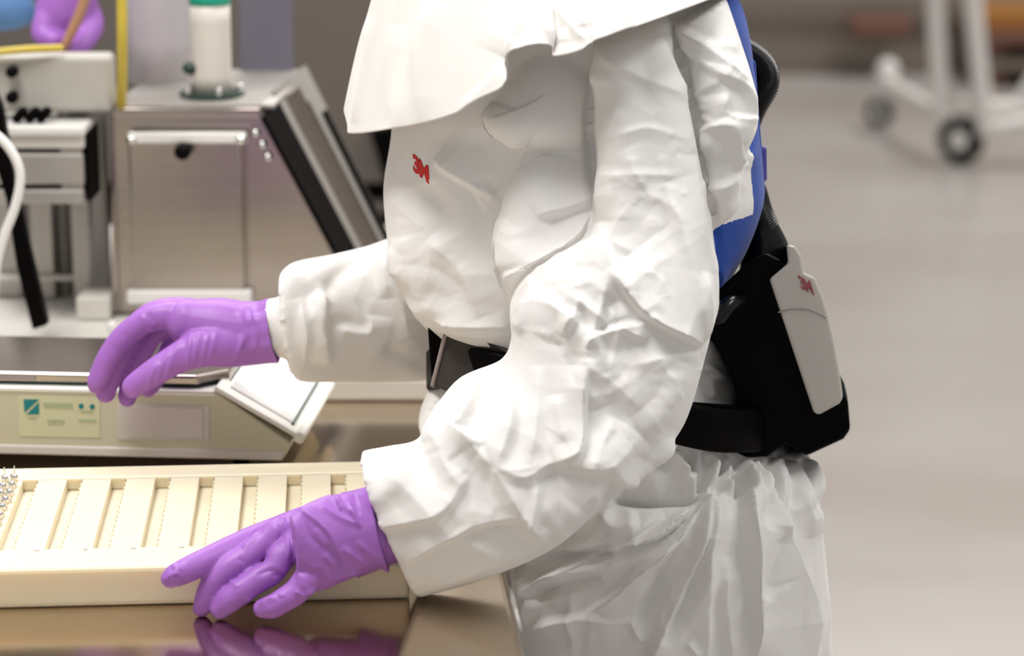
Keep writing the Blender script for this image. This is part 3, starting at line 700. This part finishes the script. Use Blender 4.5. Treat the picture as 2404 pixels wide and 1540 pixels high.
# ------------------------------------------------------------------ hood shroud
hem = [((812,258),2.46),((814,303),2.42),((836,314),2.38),((925,302),2.285),((1010,286),2.245),((1080,262),2.225),((1130,234),2.21),((1184,206),2.20),((1192,170),2.195),((1190,142),2.19),((1232,116),2.185),((1292,108),2.18),
       ((1300,132),2.18),((1362,118),2.17),((1392,96),2.17),((1480,68),2.175),((1560,40),2.19),((1640,12),2.22),((1702,-10),2.28),((1760,-40),2.44),((1700,-30),2.60),((1560,20),2.68),((1300,80),2.70),((1050,200),2.66),((900,260),2.60),((830,270),2.52)]
HN = 160
hp = np.array([list(P(*a, Y)) for a, Y in hem]); hp = np.vstack([hp, hp[:1]])
hh = crom(hp, 12)[:-1]; idx = np.linspace(0, len(hh), HN, endpoint=False); hh = np.array([hh[int(i)]*(1-i % 1)+hh[(int(i)+1) % len(hh)]*(i % 1) for i in idx])
cen = np.array(P(1270, -330, 2.44)); rowsR = []
KR = 46
ang = np.arctan2(hh[:, 1]-2.44, hh[:, 0]-(.02))
topc = np.array(P(1250, -260, 2.44)); rx, ry = .105, .11
tops = np.stack([topc[0]+rx*np.cos(ang), 2.44+ry*np.sin(ang), np.full(HN, topc[2])], 1)
for k in range(KR):
    t = k/(KR-1); hor = t**.80; ver = t**1.15
    r_ = tops.copy(); r_[:, :2] = tops[:, :2]*(1-hor)+hh[:, :2]*hor; r_[:, 2] = tops[:, 2]*(1-ver)+hh[:, 2]*ver
    flu = .004*np.sin(ang*9+1.2)+.003*np.sin(ang*17+.5); nrm = np.stack([np.cos(ang), np.sin(ang), 0*ang], 1)
    rowsR.append(r_+nrm*(flu*math.sin(math.pi*t*.9)**1.0)[:, None])
# head dome above the neck opening
dome = []
for k in range(14):
    a = math.pi/2*(1-k/14); rr_ = max(.02, math.cos(a)); zz = topc[2]+.27*math.sin(a)
    bul = 1+.15*math.sin(a*2); dome.append(np.stack([topc[0]-.02*math.sin(a)+rx*bul*rr_*np.cos(ang), 2.44+ry*bul*rr_*np.sin(ang), np.full(HN, zz)], 1))
allr = np.array(dome+rowsR); v, f = rings_vf(allr, True, False)
hm = mesh(v, f); 
bm = bmesh.new(); bm.from_mesh(hm); bmesh.ops.recalc_face_normals(bm, faces=bm.faces); bmesh.ops.subdivide_edges(bm, edges=bm.edges, cuts=2, use_grid_fill=True); bm.to_mesh(hm); bm.free(); hm.update()
S_hood = [
 ([(1020,0),(985,100),(990,290)], 4, 14, 40), ([(870,40),(845,140),(830,290)], 3, 30, 16), ([(1245,-20),(1230,60),(1192,140)], 7, 50, 9), ([(1290,-20),(1285,50),(1294,106)], 6, 8, 44),
 ([(1320,-30),(1330,40),(1322,90)], -5, 10, 14), ([(1360,20),(1420,10),(1490,62)], 5, 30, 9), ([(1370,60),(1380,90),(1395,95)], -3, 14, 14), ([(1300,10),(1360,80),(1390,96)], 4, 10, 30),
 ([(1440,-10),(1580,0),(1700,-30)], 4, 20, 40), ([(1180,150),(1150,200),(1080,262)], 3, 10, 50), ([(940,60),(920,180),(935,300)], 2.5, 20, 40, 1), ([(1195,142),(1230,115),(1290,108)], 3, 12, 12),
]
sculpt(hm, S_hood, rough=(1.2, 7), seed=9, vis_eps=.05)
hood = link('hood', hm, M['hood'], pe, True); sd = hood.modifiers.new('s', 'SOLIDIFY'); sd.thickness = .0012; sd.offset = 0
hood['label'] = 'smooth white hood with a cape over the shoulders'

# ------------------------------------------------------------------ gloves
def pts3(l, dy=0): return [P(x, y, Y+dy) for x, y, Y, r in l], [r for *_, r in l]
def chain(l, dy=0, **k):
    p, r = pts3(l, dy); return tube_vf(p, [x*.001 for x in r], n=24, **k)
PX = .37                                               # mm per px at the near hand
near = [
 chain([(400,1358,2.058,8.4),(412,1351,2.059,10.2),(455,1330,2.066,11.0),(510,1302,2.083,10.6),(575,1272,2.103,10.8),(640,1248,2.116,11.5),(740,1220,2.118,14),(840,1228,2.118,15.5)]),      # index
 chain([(474,1428,2.066,7.6),(484,1402,2.067,9.6),(500,1369,2.069,10.4),(531,1337,2.073,10.6),(577,1308,2.080,10.8),(618,1276,2.090,11.4),(680,1240,2.100,13),(850,1245,2.11,15.5)]),         # middle
 chain([(518,1430,2.059,8.6),(534,1413,2.059,10.6),(564,1390,2.061,11.2),(600,1364,2.066,11.2),(640,1341,2.071,11.2),(670,1300,2.080,11.6),(730,1262,2.092,13.5),(850,1262,2.105,15.5)]),  # ring
 chain([(618,1428,2.052,8.6),(640,1424,2.050,10.4),(664,1410,2.051,10.4),(697,1388,2.055,11.0),(725,1352,2.062,11.6),(755,1306,2.078,12.6),(820,1290,2.088,14.0),(860,1280,2.10,15)]),       # pinky
 chain([(560,1290,2.118,8),(620,1262,2.122,10),(690,1238,2.125,11),(750,1215,2.125,13),(820,1210,2.13,15)]),                                                                               # thumb behind
 loft([((872,1148),(915,1340),2.100,.030), ((840,1152),(890,1330),2.096,.030), ((800,1162),(850,1345),2.088,.028), ((755,1170),(805,1362),2.080,.025), ((708,1190),(752,1384),2.070,.019), ((680,1212),(714,1386),2.066,.0135)], n=40, e=2.1),
]
nm = remesh(near, .0015, 6, 1)
S_near = [
 ([(680,1200),(700,1260),(702,1330),(706,1392)], 2.6, 6, 13), ([(668,1212),(690,1290),(684,1340)], -1.6, 7, 7), ([(650,1225),(648,1270),(628,1315)], 1.4, 10, 6), ([(606,1236),(595,1262),(570,1290)], 1.2, 9, 5),
 ([(658,1200),(676,1260),(680,1310)], 1.2, 5, 8), ([(700,1190),(770,1250),(800,1310),(838,1356)], 2.2, 5, 16), ([(712,1205),(730,1260),(780,1300),(830,1340)], -1.4, 8, 8), ([(740,1180),(800,1215),(850,1235)], 1.6, 7, 7),
 ([(700,1186),(735,1165),(775,1168),(820,1200),(845,1225)], 2.0, 6, 8), ([(790,1166),(800,1200)], 2, 4, 4), ([(812,1158),(826,1200),(846,1240)], 2.2, 4, 5), ([(830,1158),(845,1210)], -1.5, 4, 4),
 ([(706,1300),(730,1330),(768,1328)], .8, 8, 14), ([(712,1344),(716,1380),(726,1400)], 1.8, 5, 8), ([(768,1328),(775,1358),(820,1345),(840,1350)], 2.2, 12, 4), ([(700,1400),(760,1380),(830,1360)], 1.6, 5, 5),
 ([(838,1270),(870,1300),(905,1318)], 1.4, 8, 8), ([(800,1285),(860,1325)], 1.6, 6, 8), ([(405,1322),(414,1338),(408,1352)], 1.2, 5, 5), ([(384,1366),(400,1352),(424,1346)], 1.0, 4, 6), ([(420,1324),(428,1340)], .8, 4, 4),
 ([(470,1410),(478,1430),(500,1438)], 1.0, 5, 5), ([(540,1360),(560,1380)], .8, 6, 6), ([(580,1400),(590,1425),(575,1440)], 1.4, 7, 5), ([(600,1350),(640,1340),(670,1360)], -1.6, 8, 6), ([(635,1352),(680,1352)], -1.2, 6, 6),
 ([(610,1424),(625,1408),(650,1404)], 1.8, 6, 5), ([(655,1400),(668,1396)], 1.0, 4, 4), ([(720,1400),(690,1388)], 1.4, 7, 5), ([(560,1310),(575,1322)], -.8, 5, 5), ([(740,1240),(762,1290)], .9, 10, 10), ([(760,1300),(785,1330)], 1.1, 8, 8),
]
sculpt(nm, S_near, rough=(.5, 70), seed=4, vis_eps=.006)
gl = link('glove', nm, M['glove'], pe, True); gl['label'] = 'purple nitrile glove with fingertips on the steel table'
# cuff of the near glove, flared under the sleeve
def cuff(name, secs, m, parent, strokes, n=64, thick=.0008):
    rows = []
    for s in secs:
        A = np.array(P(*s[0], s[2])); B = np.array(P(*s[1], s[2])); rows.append(np.concatenate([(A+B)/2, (A-B)/2, [0, s[3], 0]]))
    S = crom(rows, 8); R = []
    for i, r in enumerate(S):
        rg = ring(r[0:3], r[3:6], r[6:9], n, 2.1); th = np.linspace(0, 2*math.pi, n, endpoint=False)
        R.append(r[0:3]+(rg-r[0:3])*(1+.018*np.sin(th*7+i*.1)+.012*np.sin(th*13))[:, None])
    v, f = rings_vf(np.array(R), False, False); me = mesh(v, f)
    bm = bmesh.new(); bm.from_mesh(me); bmesh.ops.recalc_face_normals(bm, faces=bm.faces); bmesh.ops.subdivide_edges(bm, edges=bm.edges, cuts=1, use_grid_fill=True); bm.to_mesh(me); bm.free(); me.update()
    sculpt(me, strokes, vis_eps=.01); o = link(name, me, m, parent, True); s = o.modifiers.new('s', 'SOLIDIFY'); s.thickness = thick; s.offset = 0
    return o
cuff('glove_cuff', [((800,1163),(842,1352),2.099,.029), ((835,1156),(885,1333),2.106,.031), ((870,1146),(912,1318),2.112,.034), ((900,1140),(940,1310),2.117,.036)], M['glove'], gl,
     [([(790,1290),(850,1330),(905,1318)], 1.5, 7, 7), ([(835,1160),(850,1220),(880,1290)], 1.5, 5, 7), ([(860,1260),(880,1300)], 1.2, 6, 6)])

far = [
 chain([(608,772,2.455,27.7),(560,778,2.455,30.7),(500,768,2.455,29.7),(440,755,2.452,22.7)]),
 chain([(600,800,2.448,22.7),(540,808,2.44,22.7),(478,815,2.43,19.7),(420,840,2.42,15.2),(365,872,2.412,13.2),(320,902,2.408,11.5),(312,908,2.407,10.7)]),   # thumb
 chain([(480,760,2.46,16.7),(405,742,2.452,14.7),(345,752,2.45,12.5),(290,792,2.447,11.9),(255,840,2.444,11.5),(232,890,2.442,10.5),(228,902,2.442,9.7)]),    # index
 chain([(490,745,2.475,16.7),(410,732,2.475,14.7),(350,742,2.473,12.2),(300,790,2.47,11.7),(272,850,2.463,11.2),(252,905,2.457,10.5),(248,922,2.455,9.7)]),     # middle
 chain([(500,760,2.49,15.7),(425,745,2.495,13.7),(375,765,2.49,11.7),(335,820,2.482,11.2),(312,880,2.474,10.7),(300,925,2.468,9.7),(299,935,2.466,8.7)]),          # ring
 chain([(510,775,2.50,14.7),(450,760,2.51,12.7),(415,790,2.50,10.7),(385,850,2.49,10.2),(360,895,2.482,9.7),(348,912,2.478,8.7)]),                                # little
]
fm = remesh(far, .0015, 6, 0)
S_far = [([(450,770),(442,830),(440,870)], 1.5, 5, 7), ([(470,775),(458,830),(450,868)], 1.4, 5, 7), ([(490,780),(478,830),(468,866)], 1.4, 5, 6), ([(508,770),(498,820),(485,858)], 1.2, 5, 7), ([(425,800),(400,850),(385,900)], 1.5, 5, 8),
 ([(405,815),(380,860),(365,905)], 1.3, 5, 7), ([(375,850),(355,880),(345,915)], 1.4, 5, 6), ([(328,738),(350,765),(365,790)], 1.4, 5, 7), ([(345,735),(362,758)], -1.2, 5, 5), ([(560,720),(572,780),(560,830)], 1.4, 6, 6),
 ([(290,780),(310,800)], -1.0, 6, 6), ([(262,810),(285,830)], -.8, 6, 6), ([(550,850),(570,800),(585,770)], 1.2, 6, 8)]
sculpt(fm, S_far, rough=(.5, 60), seed=8, vis_eps=.006)
gr = link('glove', fm, M['glove'], pe, True); gr['label'] = 'purple nitrile glove with curled fingers above the scale'
cuff('glove_cuff', [((562,722),(560,858),2.453,.029), ((590,716),(604,852),2.452,.030), ((608,712),(630,848),2.451,.031), ((626,703),(656,846),2.451,.033)], M['glove'], gr,
     [([(578,716),(580,780),(560,845)], 1.4, 5, 5), ([(590,712),(602,770),(600,840)], 1.4, 6, 5), ([(600,740),(640,820)], 1.0, 8, 8)])

# ------------------------------------------------------------------ respirator pack on the belt
rp = empty('respirator_pack', P(1850, 1040, 2.44), 'black belt-worn air respirator with light grey cover on the lower back', 'respirator')
Yn, Yf = 2.335, 2.545
body = [(1672,700),(1688,676),(1706,662),(1742,628),(1775,604),(1800,594),(1830,610),(1850,640),(1880,700),(1948,900),(1990,935),(1996,1008),(1980,1030),(1895,1069),(1876,1062),(1846,1040),
        (1800,1072),(1760,1074),(1700,1060),(1640,1046),(1575,1024),(1560,1000),(1590,960),(1625,943),(1735,952),(1722,905),(1702,855),(1672,800),(1655,796)]
hs = prism('housing', [P(x, y, Yn) for x, y in body], [P(x, y, Yf) for x, y in body], M['black'], rp, .010, 4)
cover = [(1806,655),(1850,618),(1846,574),(1866,578),(1880,600),(1886,640),(1912,652),(1930,692),(1944,740),(1960,812),(1972,880),(1979,935),(1970,948),(1922,974),(1910,968)]
Yn2 = Yn-.006; Yf2 = Yf+.006
cv = prism('cover', [P(x, y, Yn2) for x, y in cover], [P(x, y, Yf2) for x, y in cover], M['greyplastic'], rp, .006, 4)
tube('cover_seam', [P(1828,733,Yn2-.0003), P(1860,726,Yn2-.0003), P(1895,727,Yn2-.0003), P(1920,736,Yn2-.0003), P(1938,746,Yn2-.0003)], .0007, M['padedge'], cv, n=8)
lg2 = print_on(tm, 'logo', (1872,645), (30,14), (10,34), cv, M['darkred'], BVHTree.FromPolygons([tuple(P(x, y, Yn2)) for x, y in ((1700,500),(2100,500),(2100,1100),(1700,1100))], [(0,1,2,3)]), .0006)
pprism('side_vent', [(1974,885),(1982,900),(1990,935),(1978,948)], 2.42, .04, M['darkgreen'], cv)
tube('belt_clip', [P(1690,745,2.30), P(1712,715,2.31), P(1740,708,2.325)], [.007,.008,.006], M['blackshiny'], hs, n=16)
tube('hose_socket', [P(1772,450,2.44), P(1784,520,2.44), P(1797,585,2.44), P(1800,650,2.44)], [.012,.0155,.023,.028], M['blackshiny'], rp, n=32)
# corrugated breathing hose up the back
hz = crom([list(P(x, y, 2.44)) for x, y in ((1790,540),(1762,470),(1742,400),(1738,320),(1758,255),(1788,200),(1782,160),(1745,130),(1690,110))], 26)
rad = [.0155+.0016*(i % 2) for i in range(len(hz))]
v, f = tube_vf([Vector(p) for p in hz], rad, per=2, n=32); hose = link('breathing_hose', fixn(mesh(v, f)), M['blackshiny'], rp, True)
tube('hose_tab', [P(1790,352,2.42), P(1791,418,2.42)], .004, M['violetclip'], rp, n=10)
# waist belt, tilted down toward the back
def belt_ring(off, zf):
    out = []
    for i in range(96):
        t = 2*math.pi*i/96; x = .045+.150*math.cos(t); y = 2.44+.150*math.sin(t)
        out.append((x, y))
    return out
bc = [((1010,870),2.44),((1040,860),2.36),((1120,868),2.295),((1260,905),2.262),((1420,950),2.256),((1560,985),2.262),((1680,1010),2.285),((1790,1010),2.34),((1820,1010),2.44),((1790,1000),2.54),((1560,950),2.61),((1260,890),2.61),((1080,860),2.56),((1020,865),2.49)]
bp_ = np.array([list(P(*a, Y)) for a, Y in bc]); bp_ = np.vstack([bp_, bp_[:1]]); bl_ = crom(bp_, 10)[:-1]
cxy = bl_[:, :2].mean(0); rings_ = []
for p in bl_:
    o = np.array([p[0]-cxy[0], p[1]-cxy[1], 0]); o /= np.linalg.norm(o); hgt = .021
    prof = [(-.004, -hgt), (.002, -hgt), (.004, -hgt+.003), (.004, hgt-.003), (.002, hgt), (-.004, hgt)]
    rings_.append([p+o*a+np.array([0, 0, b]) for a, b in prof])
R_ = np.array(rings_); R_ = np.vstack([R_, R_[:1]]); v, f = rings_vf(R_, False, False)
link('belt', fixn(mesh(v, f)), M['black'], rp, True)
pad = [P(1052,768,2.315), P(1016,906,2.315), P(1054,924,2.30), P(1240,880,2.262), P(1260,850,2.262), P(1130,800,2.285)]
pd = prism('belt_pad', pad, Vector((0, .012, 0)), M['padgrey'], rp, .003)
tube('pad_edge', [P(1050,767,2.314), P(1033,836,2.314), P(1016,904,2.314)], .0022, M['padedge'], pd, n=8)
pprism('belt_buckle', [(1003,752),(1060,768),(1018,890),(1012,886)], 2.34, .03, M['black'], rp, .002)
pprism('belt_shadow', [(1105,785),(1215,790),(1215,850),(1200,835)], 2.30, .01, M['black'], rp, .001)  # thin black slab standing in for the shadow above the belt pad

# ================================================================== SECOND PERSON, FAR LEFT
p2 = empty('person', Vector((-1.05, 3.9, 0)), 'second person in blue working behind the beige control box, mostly out of view', 'person')
Yh = 3.14
hand2 = [chain([(165,-10,Yh,34),(150,30,Yh,36),(135,70,Yh,30)]), chain([(110,50,Yh-.02,17),(100,80,Yh-.03,14),(125,95,Yh-.04,12)]),
         chain([(180,40,Yh,20),(205,70,Yh-.01,15),(190,105,Yh-.03,13),(165,118,Yh-.04,11)]), chain([(160,50,Yh,18),(165,85,Yh-.01,14),(178,118,Yh-.03,11)]),
         chain([(200,20,Yh+.01,18),(218,60,Yh,14),(205,92,Yh-.02,12)]), chain([(120,30,Yh,18),(130,75,Yh-.02,14),(150,112,Yh-.03,11)]),
         chain([(165,-10,Yh,32),(175,-60,Yh,28),(180,-90,Yh,27)])]
link('glove', remesh(hand2, .003, 5, 0), M['glove'], p2, True)
b2 = [((-1.1, 3.90, 1.62), (.07, 0, 0), (0, .07, 0)), ((-1.1, 3.90, 1.45), (.20, 0, 0), (0, .12, 0)), ((-1.1, 3.90, 1.2), (.22, 0, 0), (0, .14, 0)), ((-1.1, 3.90, .9), (.21, 0, 0), (0, .14, 0)), ((-1.1, 3.90, .02), (.2, 0, 0), (0, .12, 0))]
sl2 = [Vector((-1.0, 3.9, 1.42)), Vector((-.82, 3.75, 1.25)), P(-60, 20, 3.5), P(60, 15, 3.42), P(130, -30, 3.40), P(160, -50, 3.39)]
ar2 = [Vector((-.95, 3.9, 1.42)), Vector((-.75, 3.7, 1.40)), P(90, -160, 3.48), P(170, -70, 3.40)]
link('smock', remesh([loft(b2, n=32), tube_vf(ar2, [.08, .06, .045, .036], n=20), tube_vf([Vector((-1.0, 3.85, 1.3)), P(-140, 0, 3.55), P(-40, 22, 3.5), P(50, 25, 3.46)], [.09, .06, .035, .025], n=20)], .012, 3, 1), M['bluecloth'], p2, True)
sk = tube('stick', [P(214, -60, Yh-.055), P(190, 25, Yh-.055), P(150, 112, Yh-.055)], [.007, .0065, .0055], M['wood'], n=16)
tag(sk, 'wooden stick held in the far purple glove above the control box', 'stick')
